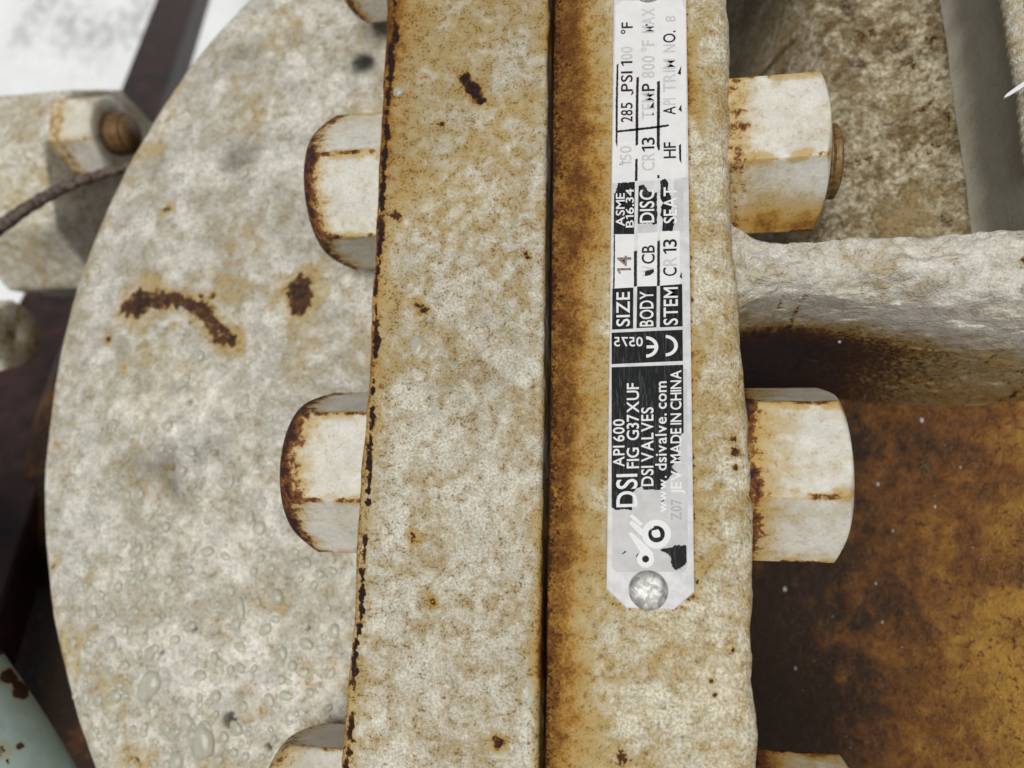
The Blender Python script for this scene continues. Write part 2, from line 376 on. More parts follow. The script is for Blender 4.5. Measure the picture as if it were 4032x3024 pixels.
PL = [at(2401, 800, 1)[:2], at(2714, 800, 1)[:2], at(2387, 2318, 1)[:2], at(2735, 2324, 1)[:2]]
def plate_edges(y):                             # left and right edge of the nameplate at height y
    l0, l1 = at(2416, 0, 1), at(2387, 2318, 1); r0, r1 = at(2703, 0, 1), at(2735, 2324, 1)
    return l0[0] + (l1[0] - l0[0]) * (y - l0[1]) / (l1[1] - l0[1]), r0[0] + (r1[0] - r0[0]) * (y - r0[1]) / (r1[1] - r0[1])
Y_CH, Y_END = at(2387, 2318, 1)[1], at(2550, 2396, 1)[1]
def rim_right_fn(X, Y, Z, d0, d1):
    big = fbm(X, Y, 0, 40, 3, 81); mid = fbm(X, Y, 0, 7, 4, 82)
    e = np.clip(d0, 0, 99) / (5.0 + 7 * fbm(Y, 0 * Y, 0, 30, 3, 83))
    stain = 1.65 * np.exp(-(np.clip(d0, 0, 99) / (8.5 + 7 * fbm(Y, 0 * Y, 0, 30, 3, 83))) ** 1.5) + .20 * sstep(.4, .65, big) + .22 * sstep(-70, 0, Y) * (1 - sstep(12, 26, d0)) + .10 * sstep(.5, .7, mid)
    rust = .62 * np.exp(-(np.clip(d0, 0, 99) / 4.5) ** 1.3) * (.30 + 1.1 * fbm(X, Y, 0, 9, 3, 84))
    # rust bled out from beneath the nameplate
    l, r = plate_edges(Y); below = np.clip(Y_END - Y, 0, 99)
    dx = np.maximum(np.maximum(l - X, X - r), 0); dp = np.hypot(dx, np.clip(Y_END + 3 - Y, 0, 99)); rightside = sstep(-6, 6, X - (l + r) / 2)
    nn = fbm(X, Y, 0, 16, 3, 85)
    stain = np.maximum(stain, (.30 + .65 * rightside) * np.exp(-dp / (1.4 + 7 * sstep(.42, .7, nn))))
    stain = stain + .45 * rightside * np.exp(-dp / 4.0) * sstep(-40, 60, Y) * sstep(.4, .62, nn)
    rust = np.maximum(rust, .5 * rightside * np.exp(-dp / .9)); rust = np.maximum(rust, .36 * np.exp(-below / 1.0) * (np.abs(X - (l + r) / 2) < 11) * (Y < Y_END + 1))
    for (px, py, rr, s_) in ((2450, 2985, 2.6, .62), (2895, 1780, 1.6, .9), (2890, 1730, 1.2, .8), (2900, 1840, 1.2, .7), (2710, 1090, 1.2, .6),
                             (2880, 2560, 1.3, .5), (2560, 2620, 1.6, .42), (2800, 2680, .7, .8), (2815, 2735, .7, .8), (2910, 2280, .8, .7), (2740, 2290, 1.2, .5)):
        p = at(px, py, 0); d = np.hypot(X - p[0], Y - p[1])
        rust = np.maximum(rust, s_ * (1 - sstep(rr * .2, rr * 1.6, d))); stain = np.maximum(stain, .6 * (1 - sstep(rr, rr * 3.4, d)))
    dz = -.2 * sstep(.5, .7, rust)
    # flaked paint scar near the lower right arris
    a_, b_ = at(2875, 2630, 0), at(2905, 2870, 0)
    flake = 1 - sstep(1.2, 2.0, seg_dist(X, Y, a_, b_) * (1 + .8 * (fbm(X, Y, 0, 6, 2, 87) - .5)))
    dz = dz - .5 * flake
    stain = stain * (1 - .9 * flake)
    low = sstep(-40, -85, Y)
    stain = np.where(d1 < 22, stain * .8 - .10 * sstep(16, 4, d1), stain); stain = stain * (1 - .3 * low)
    tone = .05 * low - .05 + .10 * sstep(6, 2, d1) * (1 - flake)
    side = sstep(-4, -14, Z)
    return {'stain': np.clip(stain, 0, 1.3) + side * .4, 'rust': np.clip(rust, 0, 1), 'tone': tone}, dz
def bulge(y):
    return 1.2 * sstep(60, 20, y) + 3.2 * (fbm(y, 0 * y + 3, 0, 40, 3, 88) - .5)
rim('bonnet_flange', XG1, XR, .9, 7.0, M['rim_right'], rim_right_fn, seed=14, wob0=.3, wob1=1.3, edge_bulge=bulge,
    label='right flange rim, yellowed paint with a rust brown strip along the joint')
def box(name, lo, hi, mat, parent=None):
    x0, y0, z0 = lo; x1, y1, z1 = hi
    V = [(x, y, z) for x in (x0, x1) for y in (y0, y1) for z in (z0, z1)]
    return obj_from(name, V, [[0, 1, 3, 2], [4, 6, 7, 5], [0, 4, 5, 1], [2, 3, 7, 6], [0, 2, 6, 4], [1, 5, 7, 3]], mat, parent, smooth=False)
box('gasket', (XG0 - .3, -284, -64), (XG1 + .3, 298, -16.0), M['gasket'], valve)

# ---- end flange of the body: the big pale disc on the left
DC, DR, DZ = (63.0, 8.0), 284.5, -62.0
pad_c = at(700, 1580, DZ)
def build_disc():
    th = np.radians(np.linspace(96, 262, 860))
    prof = [(DR, -112), (DR, -104), (DR, -96)]
    for a_ in np.linspace(0, 90, 12): prof.append((DR - 9 + 9 * math.cos(math.radians(a_)), DZ - 9 + 9 * math.sin(math.radians(a_))))
    for r in np.arange(DR - 10, 112, -1.0): prof.append((r, DZ))
    r = np.array([p[0] for p in prof]); z = np.array([p[1] for p in prof])
    R = np.broadcast_to(r, (len(th), len(r))) + (fbm(th * DR, 0 * th, 0, 30, 3, 30)[:, None] - .5) * 1.4
    X = DC[0] + R * np.cos(th)[:, None]; Y = DC[1] + R * np.sin(th)[:, None]; Z = np.broadcast_to(z, R.shape).copy()
    top = sstep(DZ - 6, DZ - .5, Z)
    Z += top * ((fbm(X, Y, 0, 40, 3, 31) - .5) * 2.0 + (fbm(X, Y, 0, 5, 4, 32) - .5) * .9)
    ed = np.clip(DR - 9 - np.hypot(X - DC[0], Y - DC[1]), 0, 999); Z += 6 * (1 - (1 - np.clip(ed / 60, 0, 1)) ** 2)
    # raised cast pad
    pd = np.hypot(X - pad_c[0], (Y - pad_c[1]) * 1.05) + (fbm(X, Y, 0, 14, 3, 33) - .5) * 6
    Z += 1.0 * (1 - sstep(29, 32.5, pd))
    rust = np.zeros_like(X); stain = .26 * sstep(.52, .72, fbm(X, Y, 0, 26, 4, 34)) + .25 * np.exp(-np.clip(DR - np.hypot(X - DC[0], Y - DC[1]), 0, 99) / 12)
    arc = [at(*p, DZ) for p in ((530, 1225), (590, 1195), (650, 1195), (710, 1205), (760, 1210), (810, 1228), (850, 1258), (875, 1295), (905, 1330), (945, 1352))]
    wn_ = 4.6 + 7.5 * (fbm(X, Y, 0, 8, 4, 35) - .36)
    rust = np.maximum(rust, .70 * (1 - sstep(.2, 1.35, path_dist(X, Y, arc) / np.maximum(wn_, 1))))
    stain = np.maximum(stain, .55 * (1 - sstep(3, 13, path_dist(X, Y, arc))))
    for px, py, r_, s_ in ((585, 1205, 8.0, .85), (640, 1195, 6.0, .72), (1205, 1175, 8.0, .80), (1215, 1130, 5, .7), (1200, 1235, 3.6, .8), (1160, 1205, 3, .5), (945, 1355, 3.5, .9), (870, 1180, 2, .6),
                           (452, 1345, 2.2, .95), (690, 830, 2.2, .5), (670, 845, 1.8, .5), (525, 1460, 1.6, .5), (210, 2230, 2.5, .5), (540, 3010, 6, .35), (1235, 2680, 2, .4)):
        p = at(px, py, DZ); d = np.hypot(X - p[0], Y - p[1]) + (fbm(X, Y, 0, 4, 3, 36) - .5) * 3
        rust = np.maximum(rust, s_ * (1 - sstep(r_ * .35, r_ * 1.3, d))); stain = np.maximum(stain, .5 * (1 - sstep(r_, r_ * 2.6, d)))
    tone = .06 * (fbm(X, Y, 0, 60, 3, 37) - .5) * 4
    tone += .32 * (1 - sstep(8, 36, pd)) * sstep(.3, .55, fbm(X, Y, 0, 10, 3, 38)) + .08 * sstep(0, -60, Y); stain -= .35 * (1 - sstep(10, 34, pd))
    for px, py, r_, s_ in ((965, 640, 9, -.42), (1452, 280, 7, -.9), (930, 250, 8, -.25), (1010, 230, 6, -.2), (760, 1800, 20, -.22), (700, 1850, 14, -.2), (1300, 900, 16, -.12), (620, 660, 8, -.12), (1330, 1240, 6, -.2)):
        p = at(px, py, DZ); d = np.hypot((X - p[0]) * .8, Y - p[1]) + (fbm(X, Y, 0, 6, 3, 39) - .5) * r_ * 1.1
        tone += s_ * (1 - sstep(r_ * .3, r_ * 1.1, d))
    for px, py, r_ in ((938, 2818, 2.6), (786, 1592, 1.1), (803, 2470, .9), (672, 2560, .9), (1240, 2466, .9), (1090, 2920, 1.4)):   # pits
        p = at(px, py, DZ); d = np.hypot(X - p[0], Y - p[1]); pit = 1 - sstep(r_ * .6, r_ * 1.25, d)
        Z -= pit * r_ * 1.6; tone -= .86 * pit
    o = obj_from('end_flange', np.stack([X, Y, Z], -1), grid_faces(len(th), len(r), flip=True), M['face'], valve, {'rust': rust, 'stain': stain, 'tone': tone})
    o['label'] = 'broad pale round casting face with rust blotches and water beads'
    # darker body below the disc
    th = np.radians(np.linspace(96, 262, 160)); prof = [(DR + 110, -320), (DR + 120, -210), (DR + 116, -172), (DR + 96, -155), (DR - 30, -145)]
    V = np.array([[(DC[0] + r_ * math.cos(t_) + 2, DC[1] + r_ * math.sin(t_) - 70, z_) for r_, z_ in prof] for t_ in th])
    obj_from('lower_body', V, grid_faces(160, len(prof), flip=True), M['grime'], valve, {'tone': np.full(160 * len(prof), -.22)})
build_disc()

# ---- nuts and studs
def nut(name, x0, yc, zc, phi, side, parent, mat, R=29.0, h=30.0, rust_end=.9, rust_seat=.3, edge=.7, seed=1, M4=None, hole=14.0, chk=1.45, label=None, under=0.0, allover=0.0):
    """heavy hex nut, seat at x0, reaching to x0 + side*h; phi turns it"""
    ap = R * math.cos(math.pi / 6); NTH = 360
    th = np.linspace(0, 2 * math.pi, NTH, endpoint=False)
    m = (np.degrees(th) - phi + 30) % 60 - 30
    rr = ap / np.cos(np.radians(m)); rr = np.minimum(rr, R - .12)
    r1 = ap * .955; xt = h - (rr - r1) * chk
    rows = []
    for t in np.linspace(0, 1, 46): rows.append((rr, xt * t))
    for t in (.25, .5, .75): rows.append((rr + (r1 - rr) * t, xt + (h - xt) * (1 - (1 - t) ** 1.3)))
    rows.append((0 * rr + r1, 0 * rr + h)); rows.append((0 * rr + hole + 1.5, 0 * rr + h)); rows.append((0 * rr + hole, 0 * rr + h - 1.2)); rows.append((0 * rr + hole - 1, 0 * rr + h - 6))
    RR = np.stack([r[0] for r in rows], 1); XX = np.stack([r[1] for r in rows], 1)
    Yl = RR * np.cos(th)[:, None]; Zl = RR * np.sin(th)[:, None]
    n = fbm(XX, Yl + seed * 100, Zl, 7, 4, seed + 100) - .5
    k = 1 + n * .005; Yl = Yl * k; Zl = Zl * k
    dist_end = np.clip((xt[:, None] - XX), 0, 99); dist_seat = XX
    dist_edge = (30 - np.abs(m))[:, None] * math.pi / 180 * R
    nz = fbm(XX, Yl + seed * 100, Zl, 6, 4, seed + 120); nl = fbm(XX * .15, Yl * 1.3 + seed * 50, Zl * 1.3, 4, 3, seed + 140)
    rust = rust_end * np.exp(-(dist_end / (1.8 + 6.0 * nl)) ** 1.3) * (.5 + 1.0 * nz)
    rust = np.maximum(rust, edge * (1 - sstep(.4, 1.5, dist_edge)) * sstep(.30, .62, fbm(XX, 0 * XX + seed * 9, Zl * .2, 7, 3, seed + 160)))
    rust = np.maximum(rust, rust_seat * np.exp(-np.clip(dist_seat - 6, 0, 99) / (1.5 + 5 * nl)) * (.35 + nz))
    stain = np.maximum(1.15 * rust_end * np.exp(-dist_end / (3.0 + 6 * nl)), .95 * rust_seat * np.exp(-np.clip(dist_seat - 6, 0, 99) / (3 + 8 * nl)))
    stain = np.maximum(stain, 1.0 * edge * (1 - sstep(.2, 4.2, dist_edge)) * sstep(.22, .62, nz))
    stain = stain + allover * (.35 + 1.2 * nz) * np.exp(-dist_seat / 22); stain = np.maximum(stain, under * sstep(-.55, -.98, Yl / R) * (.5 + nz)); stain = np.maximum(stain, .5 * under * sstep(-.3, -.8, Yl / R) * np.exp(-dist_seat / 9))
    P = np.stack([side * XX, Yl, Zl], -1).reshape(-1, 3)
    if M4 is None: P = P + np.array([x0, yc, zc])
    else: P = P @ np.array(M4[0]).T + np.array(M4[1])
    o = obj_from(name, P, grid_faces(NTH, len(rows), close_u=True, flip=side > 0), mat, parent, {'rust': rust, 'stain': stain, 'tone': 0 * rust})
    if label: o['label'] = label
    return o
def stud(name, xa, xb, yc, zc, r, parent, mat, M4=None, pitch=3.2):
    xs = np.arange(min(xa, xb), max(xa, xb) + .01, .4); L = max(xa, xb)
    ph = (xs / pitch) % 1.0; rad = r - 1.5 * (1 - np.abs(2 * ph - 1)) 
    ch = np.minimum(np.abs(xs - xs[-1]), np.abs(xs - xs[0])); rad = rad - np.clip(2.0 - ch, 0, 2) * .9
    xs = np.concatenate([[xs[0]], xs, [xs[-1]]]); rad = np.concatenate([[.2], rad, [.2]])
    th = np.linspace(0, 2 * math.pi, 48, endpoint=False)
    X = np.broadcast_to(xs, (48, len(xs))); Y = rad * np.cos(th)[:, None]; Z = rad * np.sin(th)[:, None]
    P = np.stack([X, Y, Z], -1).reshape(-1, 3)
    P = P + np.array([0, yc, zc]) if M4 is None else P @ np.array(M4[0]).T + np.array(M4[1])
    return obj_from(name, P, grid_faces(48, len(xs), close_u=True, flip=True), mat, parent)
NZ = -31.0
studs_y = (190.5, 83.0, -24.5, -138.0)
for k, y in enumerate(studs_y):
    nut('nut', XL + 3, y - (1.5 if k == 1 else 0), NZ, (50, -3, 24, 0)[k], -1, valve, M['nut'], rust_end=(.6, .85, .95, .45)[k], rust_seat=.1, edge=(.5, .8, .7, .4)[k], seed=3 + k, h=33, chk=1.25)
    nut('nut', XR - 3, y + (3.2 if k == 1 else .8), NZ + (1.5 if k == 1 else 0), (0, -31, 19, 27)[k], 1, valve, M['nut'], rust_end=(.1, .12, .12, .2)[k], rust_seat=(.6, .5, 1.0, 1.3)[k], edge=(.5, .75, .8, .9)[k], seed=13 + k, h=34, chk=.55, under=(.5, 1.1, .35, .5)[k], allover=(0, 0, .12, 1.1)[k])
    stud('stud', XL - 33, XR + (33, 38, 33, 33)[k], y, NZ, 13.8, valve, M['stud'])

# ---- bonnet casting to the right: two pockets, a rib between them, a side wall
def wall_x(y): return 155.0 + .03 * (150 - y)
def build_bonnet():
    # upper pocket
    ys = np.arange(28, 300, 1.0)
    u = np.concatenate([np.linspace(0, .80, 110), np.linspace(.805, .90, 50), np.linspace(.905, 1, 24)])
    U, Y = np.meshgrid(u, ys, indexing='ij'); wx = wall_x(Y)
    X = np.where(U < .8, 60 + (wx - 60) * U / .8, np.where(U < .9, wx + (U - .8) / .1 * 5.5, wx + 5.5 + (U - .9) / .1 * 90))
    floor = -62 - 105 * (1 - sstep(58, 120, X)) ** 1.4 + 6 * sstep(135, 158, X)
    wall = np.clip((U - .80) / .085, 0, 1) ** 1.7 * sstep(1.6, -.2, (U - .8) / .085 * .6) * 1.0; wall = np.where(U > .885, wall[np.searchsorted(u, .885), 0], wall)
    Z = floor + 46 * wall / wall.max()
    Z -= 5 * np.exp(-((X - wx + 2) / 6) ** 2) * 0
    Z += (1 - wall) * ((fbm(X, Y, 0, 12, 4, 201) - .5) * 3.0 + (fbm(X, Y, 0, 3, 3, 202) - .5) * 1.2) + (fbm(X, Y, Z, 4, 3, 207) - .5) * .5
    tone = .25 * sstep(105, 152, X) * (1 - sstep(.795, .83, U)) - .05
    stain = .30 * (1 - sstep(70, 135, X)) + .25 * sstep(.55, .7, fbm(X, Y, 0, 20, 4, 203)); tone = tone - .45 * (1 - sstep(72, 122, X)) * sstep(.3, .6, fbm(X, Y, 0, 25, 3, 208) + .15)  # tone drops beside the flange to paint in the shade of the slot
    p = at(3640, 880, -60); stain += .3 * (1 - sstep(10, 26, np.hypot(X - p[0], Y - p[1])))
    rust = .5 * sstep(.62, .78, fbm(X, Y, 0, 9, 4, 204)) * (1 - sstep(.78, .82, U))
    for px, py, qx, qy, r in ((3030, 140, 3140, 105, 1.2), (3330, 0, 3345, 40, 2.2), (3360, 245, 3400, 250, 1.4), (3450, 205, 3470, 200, 1.3), (3520, 190, 3560, 180, 1.3), (3560, 240, 3590, 245, 1.3), (3285, 310, 3300, 295, 1.0), (3700, 870, 3720, 890, 1.6)):
        d = seg_dist(X, Y, at(px, py, -62), at(qx, qy, -62)); k = 1 - sstep(r * .5, r * 1.8, d); rust = np.maximum(rust, .35 * k); tone = tone - .45 * k; Z -= 1.6 * k
    grey_ = sstep(.79, .84, U)
    stain *= (1 - .9 * grey_); rust *= 1 - grey_; tone -= .10 * grey_
    k = int(np.searchsorted(u, .806)); sl = np.s_[:k]
    G = np.stack([X, Y, Z], -1)
    o = obj_from('bonnet_wall', G[:k], grid_faces(k, len(ys)), M['pocket'], valve, {'rust': rust[:k], 'stain': stain[:k], 'tone': tone[:k]})
    o['label'] = 'mottled brown and cream bonnet pocket wall above the rib'
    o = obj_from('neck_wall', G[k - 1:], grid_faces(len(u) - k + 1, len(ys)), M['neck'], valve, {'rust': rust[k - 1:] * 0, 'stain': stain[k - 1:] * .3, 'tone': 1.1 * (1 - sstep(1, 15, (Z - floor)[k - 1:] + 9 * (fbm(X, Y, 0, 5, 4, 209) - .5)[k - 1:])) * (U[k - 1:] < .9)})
    o['label'] = 'smooth shaded grey neck wall at the upper right'
    # lower pocket
    xs = np.arange(60, 290, 1.0); ys = np.arange(-290, 44, 1.0)
    X, Y = np.meshgrid(xs, ys, indexing='ij')
    Z = -72 - 110 * (1 - np.clip((X - 56) / 150, 0, 1)) ** 1.1 + 10 * sstep(-20, -150, Y) * sstep(90, 170, X)
    Z += (fbm(X, Y, 0, 22, 4, 211) - .5) * 3 + (fbm(X, Y, 0, 4, 3, 212) - .5) * .8
    tone = -.30 + .42 * sstep(85, 190, X) + .12 * sstep(-20, -120, Y) * sstep(120, 170, X)  # darker toward the flange: the pocket's shade painted into the colour
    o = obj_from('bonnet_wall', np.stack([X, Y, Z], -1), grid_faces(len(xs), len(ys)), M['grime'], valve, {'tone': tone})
    o['label'] = 'wet rust brown bonnet pocket wall below the rib'
    # rib
    xs = np.concatenate([np.arange(62, 72, .7), np.arange(72, 270, 1.0)]); t = np.linspace(0, 1, 210)
    V = []; AT = {'rust': [], 'stain': [], 'tone': []}
    X, T = np.meshgrid(xs, t, indexing='ij')
    fl = np.exp(-np.clip(X - 67, 0, 99) / 6.0)                  # flare where the rib runs into the flange
    yu = 45.5 + 11 * fl + 2 * (fbm(X, 0 * X, 0, 25, 3, 221) - .5); yl = 30.5 - 6 * fl - 10 * sstep(85, 175, X) + 3 * (fbm(X, 0 * X + 9, 0, 25, 3, 222) - .5)
    wl_ = 9 + 17 * sstep(90, 190, X)
    Y = np.where(T < .2, yu + 6 * (1 - T / .2) ** 2 * (1 + 1.2 * fl), np.where(T < .55, yu + (yl - yu) * (T - .2) / .35, yl - wl_ * (T - .55) / .45))
    zt = -7 + 4 * sstep(100, 200, X) - 5 * fl
    Z = np.where(T < .2, zt - 165 * (1 - T / .2) ** 1.6 - 2.2 * sstep(.12, .2, .2 - T + .12), np.where(T < .55, zt, zt - 170 * ((T - .55) / .45) ** 1.25))
    cr = (T - .375) / .175; Z = Z - np.where((T >= .2) & (T <= .55), np.where(cr > 0, 9.0 * np.clip(cr, 0, 1) ** 2.2, 2.6 * np.clip(-cr, 0, 1) ** 3), np.where(T > .55, 9.0, 2.6))
    nl = fbm(X, Y, Z, 16, 4, 223) - .5; nf = fbm(X, Y, Z, 4, 4, 224) - .5
    Z = Z + nl * 13 + nf * 6; Y = Y + (fbm(X, Y + 50, Z, 14, 3, 225) - .5) * 2.0
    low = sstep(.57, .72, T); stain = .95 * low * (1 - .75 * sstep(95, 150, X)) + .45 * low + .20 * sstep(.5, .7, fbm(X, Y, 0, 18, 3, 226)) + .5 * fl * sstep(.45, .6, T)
    rust = .95 * sstep(.60, .72, T) * (1 - .75 * sstep(95, 170, X)) + .55 * sstep(.68, .8, fbm(X, Y, 0, 6, 4, 227)) * (T > .2)  # rust on the underside, strengthened near the flange to paint in shade
    o = obj_from('rib', np.stack([X, Y, Z], -1), grid_faces(len(xs), len(t), flip=True), M['rib'], valve, {'rust': rust, 'stain': stain, 'tone': .02 - .30 * low})  # lower tone on the underside is painted shade
    o['label'] = 'thick lumpy cream painted rib running right from the flange'
build_bonnet()
def build_weld():
    y0 = at(4000, -120, -14)[1]; pts = []
    y1 = at(4020, 420, -14)[1]
    ys = np.arange(y1 - 20, y0 + 60, 1.0)
    nt = 28; th = np.linspace(0, 2 * math.pi, nt, endpoint=False)
    xs = wall_x(ys) + 5.2
    scal = 1 + .16 * np.abs(np.sin(ys / 3.4 * math.pi))
    rad = 4.6 * scal + (fbm(ys, 0 * ys, 0, 8, 3, 231) - .5) * 1.2
    X = xs[:, None] + rad[:, None] * np.cos(th); Z = -15.0 + rad[:, None] * np.sin(th) * .8; Y = np.broadcast_to(ys[:, None], X.shape) + 1.5 * np.cos(th)
    obj_from('weld_bead', np.stack([X, Y, Z], -1), grid_faces(len(ys), nt), M['rib'], valve,
             {'rust': .3 * (np.cos(th) > .2)[None, :] * fbm(X, Y, 0, 5, 2, 232), 'stain': .4 * fbm(X, Y, 0, 8, 3, 233), 'tone': 0 * X})
build_weld()

# ------------------------------------------------------------------ nameplate
PT = 1.3                                        # height of its top face above the rim
def build_plate():
    y_top = at(2550, -170, 1)[1]
    ys = np.concatenate([np.linspace(y_top, Y_CH, 120), np.linspace(Y_CH, Y_END, 14)[1:]])
    l, r = plate_edges(ys); cut = np.clip((Y_CH - ys) / (Y_CH - Y_END), 0, 1) * 5.6
    l = l + cut; r = r - cut
    w = (r - l)
    prof = [(0, -.1), (0, PT - .35), (.12, PT - .1), (.35, PT)] 
    V = []
    for yy, a_, b_, ww in zip(ys, l, r, w):
        row = [(a_ + dx, yy, z) for dx, z in prof]
        ts = np.linspace(0, 1, 26)[1:-1]
        for t in ts:
            x = a_ + .35 + (ww - .7) * t; bend = np.clip((x - (plate_edges(yy)[1] - 3.4)) / 3.0, 0, 1)
            row.append((x, yy, PT - .55 * bend ** 1.3))
        zb = row[-1][2]
        row += [(b_ - .35, yy, zb - .02), (b_ - .12, yy, zb - .12), (b_, yy, zb - .35), (b_, yy, -.1)]
        V.append(row)
    V.append([(x, Y_END - .1, min(z, PT - .35)) for x, y, z in V[-1]]); V.append([(x, Y_END - .12, -.1) for x, y, z in V[-1]])
    V = np.array(V)
    o = obj_from('nameplate', V, grid_faces(V.shape[0], V.shape[1], flip=False), M['plate'], valve)
    o['label'] = 'worn white and black engraved metal nameplate riveted to the right flange rim'
    return o
plate = build_plate()
ZB, ZL = PT + .03, PT + .07                     # black enamel, lettering
def sheet(name, pts, mat, z, jitter=0.0, seed=0, parent=plate):
    """flat patch on the plate from an outline in photograph pixels"""
    rnd = random.Random(seed); P = []
    n = len(pts)
    for i in range(n):
        (x0, y0), (x1, y1) = pts[i][:2], pts[(i + 1) % n][:2]
        rough = jitter if len(pts[i]) < 3 else 0.0
        L = math.hypot(x1 - x0, y1 - y0); k = max(1, int(L / 5)) if rough else 1
        for j in range(k):
            t = j / k; P.append((x0 + (x1 - x0) * t + rnd.uniform(-rough, rough) * (j > 0), y0 + (y1 - y0) * t + rnd.uniform(-rough, rough) * (j > 0)))
    W = [at(px, py, z) for px, py in P]
    me = bpy.data.meshes.new(name); bm = bmesh.new()
    f = bm.faces.new([bm.verts.new(Vector(w * S)) for w in W]); bm.normal_update()
    if f.normal.z < 0: f.normal_flip()
    bmesh.ops.triangulate(bm, faces=[f], ngon_method='EAR_CLIP'); bm.to_mesh(me); bm.free()
    me.materials.append(mat); o = bpy.data.objects.new(name, me); COL.objects.link(o); o.parent = parent; return o
GL = {}
def glyph(ch):
    if ch in GL: return GL[ch]
    if ch == '1':
        GL[ch] = (np.array([(.17, 0), (.28, 0), (.28, .70), (.17, .70), (.17, .57), (.03, .50), (.03, .60), (.12, .65)], float), [[0, 1, 2, 3, 4], [4, 3, 7, 6, 5]]); return GL[ch]
    cu = bpy.data.curves.new('t', 'FONT'); cu.body = ch; cu.resolution_u = 4; cu.offset = .012
    ob = bpy.data.objects.new('t', cu); COL.objects.link(ob)
    dg = bpy.context.evaluated_depsgraph_get(); me = ob.evaluated_get(dg).to_mesh()
    co = np.array([v.co[:2] for v in me.vertices]); fs = [list(p.vertices) for p in me.polygons]
    bpy.data.objects.remove(ob); bpy.data.curves.remove(cu); GL[ch] = (co, fs); return GL[ch]
def text_mesh(s):
    """one line of lettering laid out letter by letter"""
    CO, FS, x = [], [], 0.0; n = 0; capn = glyph('H')[0][:, 1].max()
    for ch in s:
        if ch == ' ': x += .20; continue
        co, fs = glyph(ch); co = co.copy()
        if ch == '1': co[:, 1] *= capn / .70
        co[:, 0] += x - co[:, 0].min(); CO.append(co); FS += [[i + n for i in f] for f in fs]; n += len(co); x = co[:, 0].max() + .085
    return np.concatenate(CO), FS
def text(s, x0, x1, ya, yb, mat, z=ZL, mode='up', caps=True, bold=0.0, shear=-.03):
    """lettering that reads up the plate: tops of letters at x0, baseline at x1, from pixel row ya to yb"""
    co, fs = text_mesh(s); ref, _ = text_mesh('H')
    b0, b1 = 0.0, ref[:, 1].max()
    if not caps: b1 = text_mesh('d')[0][:, 1].max()
    u = (co[:, 0] - co[:, 0].min()) / (co[:, 0].max() - co[:, 0].min()); v = (co[:, 1] - b0) / (b1 - b0)
    if mode == 'up': px = x1 + (x0 - x1) * v; py = ya + (yb - ya) * u + (px - x1) * shear
    else: px = ya + (yb - ya) * u; py = x1 + (x0 - x1) * v        # upside down along the row
    W = at_many(px, py, z)
    o = obj_from('lettering', W, fs, mat, plate, smooth=False)
    return o
K, A, F_, G = M['black'], M['letter'], M['faint'], M['ghost']
# pale fields and white value squares
sheet('pale_field', [(2424, 24), (2440, 6), (2680, -6), (2700, 40), (2703, 700), (2400 + 10, 722), (2420, 300)], M['plate_white'], PT + .012)
sheet('pale_field', [(2410, 1460), (2704, 1452), (2707, 1990), (2706, 2235), (2690, 2251), (2428, 2253), (2412, 2236)], M['plate_pale'], PT + .012)
sheet('value_square', [(2423, 924), (2496, 920), (2495, 1130), (2420, 1136)], M['plate_white'], PT + .020)
sheet('value_square', [(2512, 919), (2587, 915), (2586, 1126), (2510, 1129)], M['plate_white'], PT + .020)
sheet('value_square', [(2600, 914), (2676, 908), (2677, 1120), (2600, 1124)], M['plate_white'], PT + .020)
sheet('pale_field', [(2510, 885), (2588, 880), (2588, 913), (2511, 917)], M['plate_pale'], PT + .018)
sheet('pale_field', [(2655, 712), (2690, 708), (2690, 905), (2652, 908)], M['plate_pale'], PT + .018)
# black enamel
sheet('black_panel', [(2432, 721), (2500, 716, 1), (2497, 922, 1), (2416, 922, 1), (2418, 768), (2430, 735)], K, ZB, 2.5, 1)
sheet('black_panel', [(2514, 738), (2520, 730), (2535, 726), (2552, 752), (2572, 757), (2586, 756), (2587, 880, 1), (2572, 886), (2562, 878), (2511, 880, 1)], K, ZB, 2.5, 2)
sheet('black_panel', [(2600, 712), (2618, 703), (2632, 722), (2628, 745), (2640, 770), (2648, 800), (2640, 830), (2655, 862), (2650, 908), (2607, 910, 1), (2610, 865), (2601, 850), (2604, 812), (2612, 800), (2600, 780)], K, ZB, 2.5, 3)
sheet('black_panel', [(2411, 1136, 1), (2494, 1132, 1), (2493, 1294, 1), (2410, 1298, 1)], K, ZB, 0, 4)
sheet('black_panel', [(2509, 1128, 1), (2586, 1126, 1), (2585, 1289, 1), (2506, 1292, 1)], K, ZB, 0, 5)
sheet('black_panel', [(2599, 1125, 1), (2686, 1118, 1), (2688, 1285, 1), (2598, 1289, 1)], K, ZB, 0, 6)
sheet('black_panel', [(2408, 1310, 1), (2688, 1298, 1), (2689, 1421, 1), (2408, 1434, 1)], K, ZB, 0, 7)
sheet('black_panel', [(2408, 1446, 1), (2690, 1436, 1), (2692, 1703), (2680, 1712), (2676, 1755), (2668, 1790), (2661, 1820), (2645, 1838), (2667, 1862), (2645, 1870), (2629, 1890), (2611, 1901), (2604, 1930), (2578, 1928), (2534, 1929), (2528, 1915), (2508, 1922), (2492, 1940), (2487, 2010), (2458, 2004), (2424, 2009), (2408, 1998, 1)], K, ZB, 2.2, 8)
sheet('black_panel', [(2598, 2163), (2642, 2156), (2655, 2147), (2703, 2147, 1), (2704, 2215), (2690, 2232), (2664, 2245), (2645, 2232), (2640, 2190)], K, ZB, 2.5, 9)
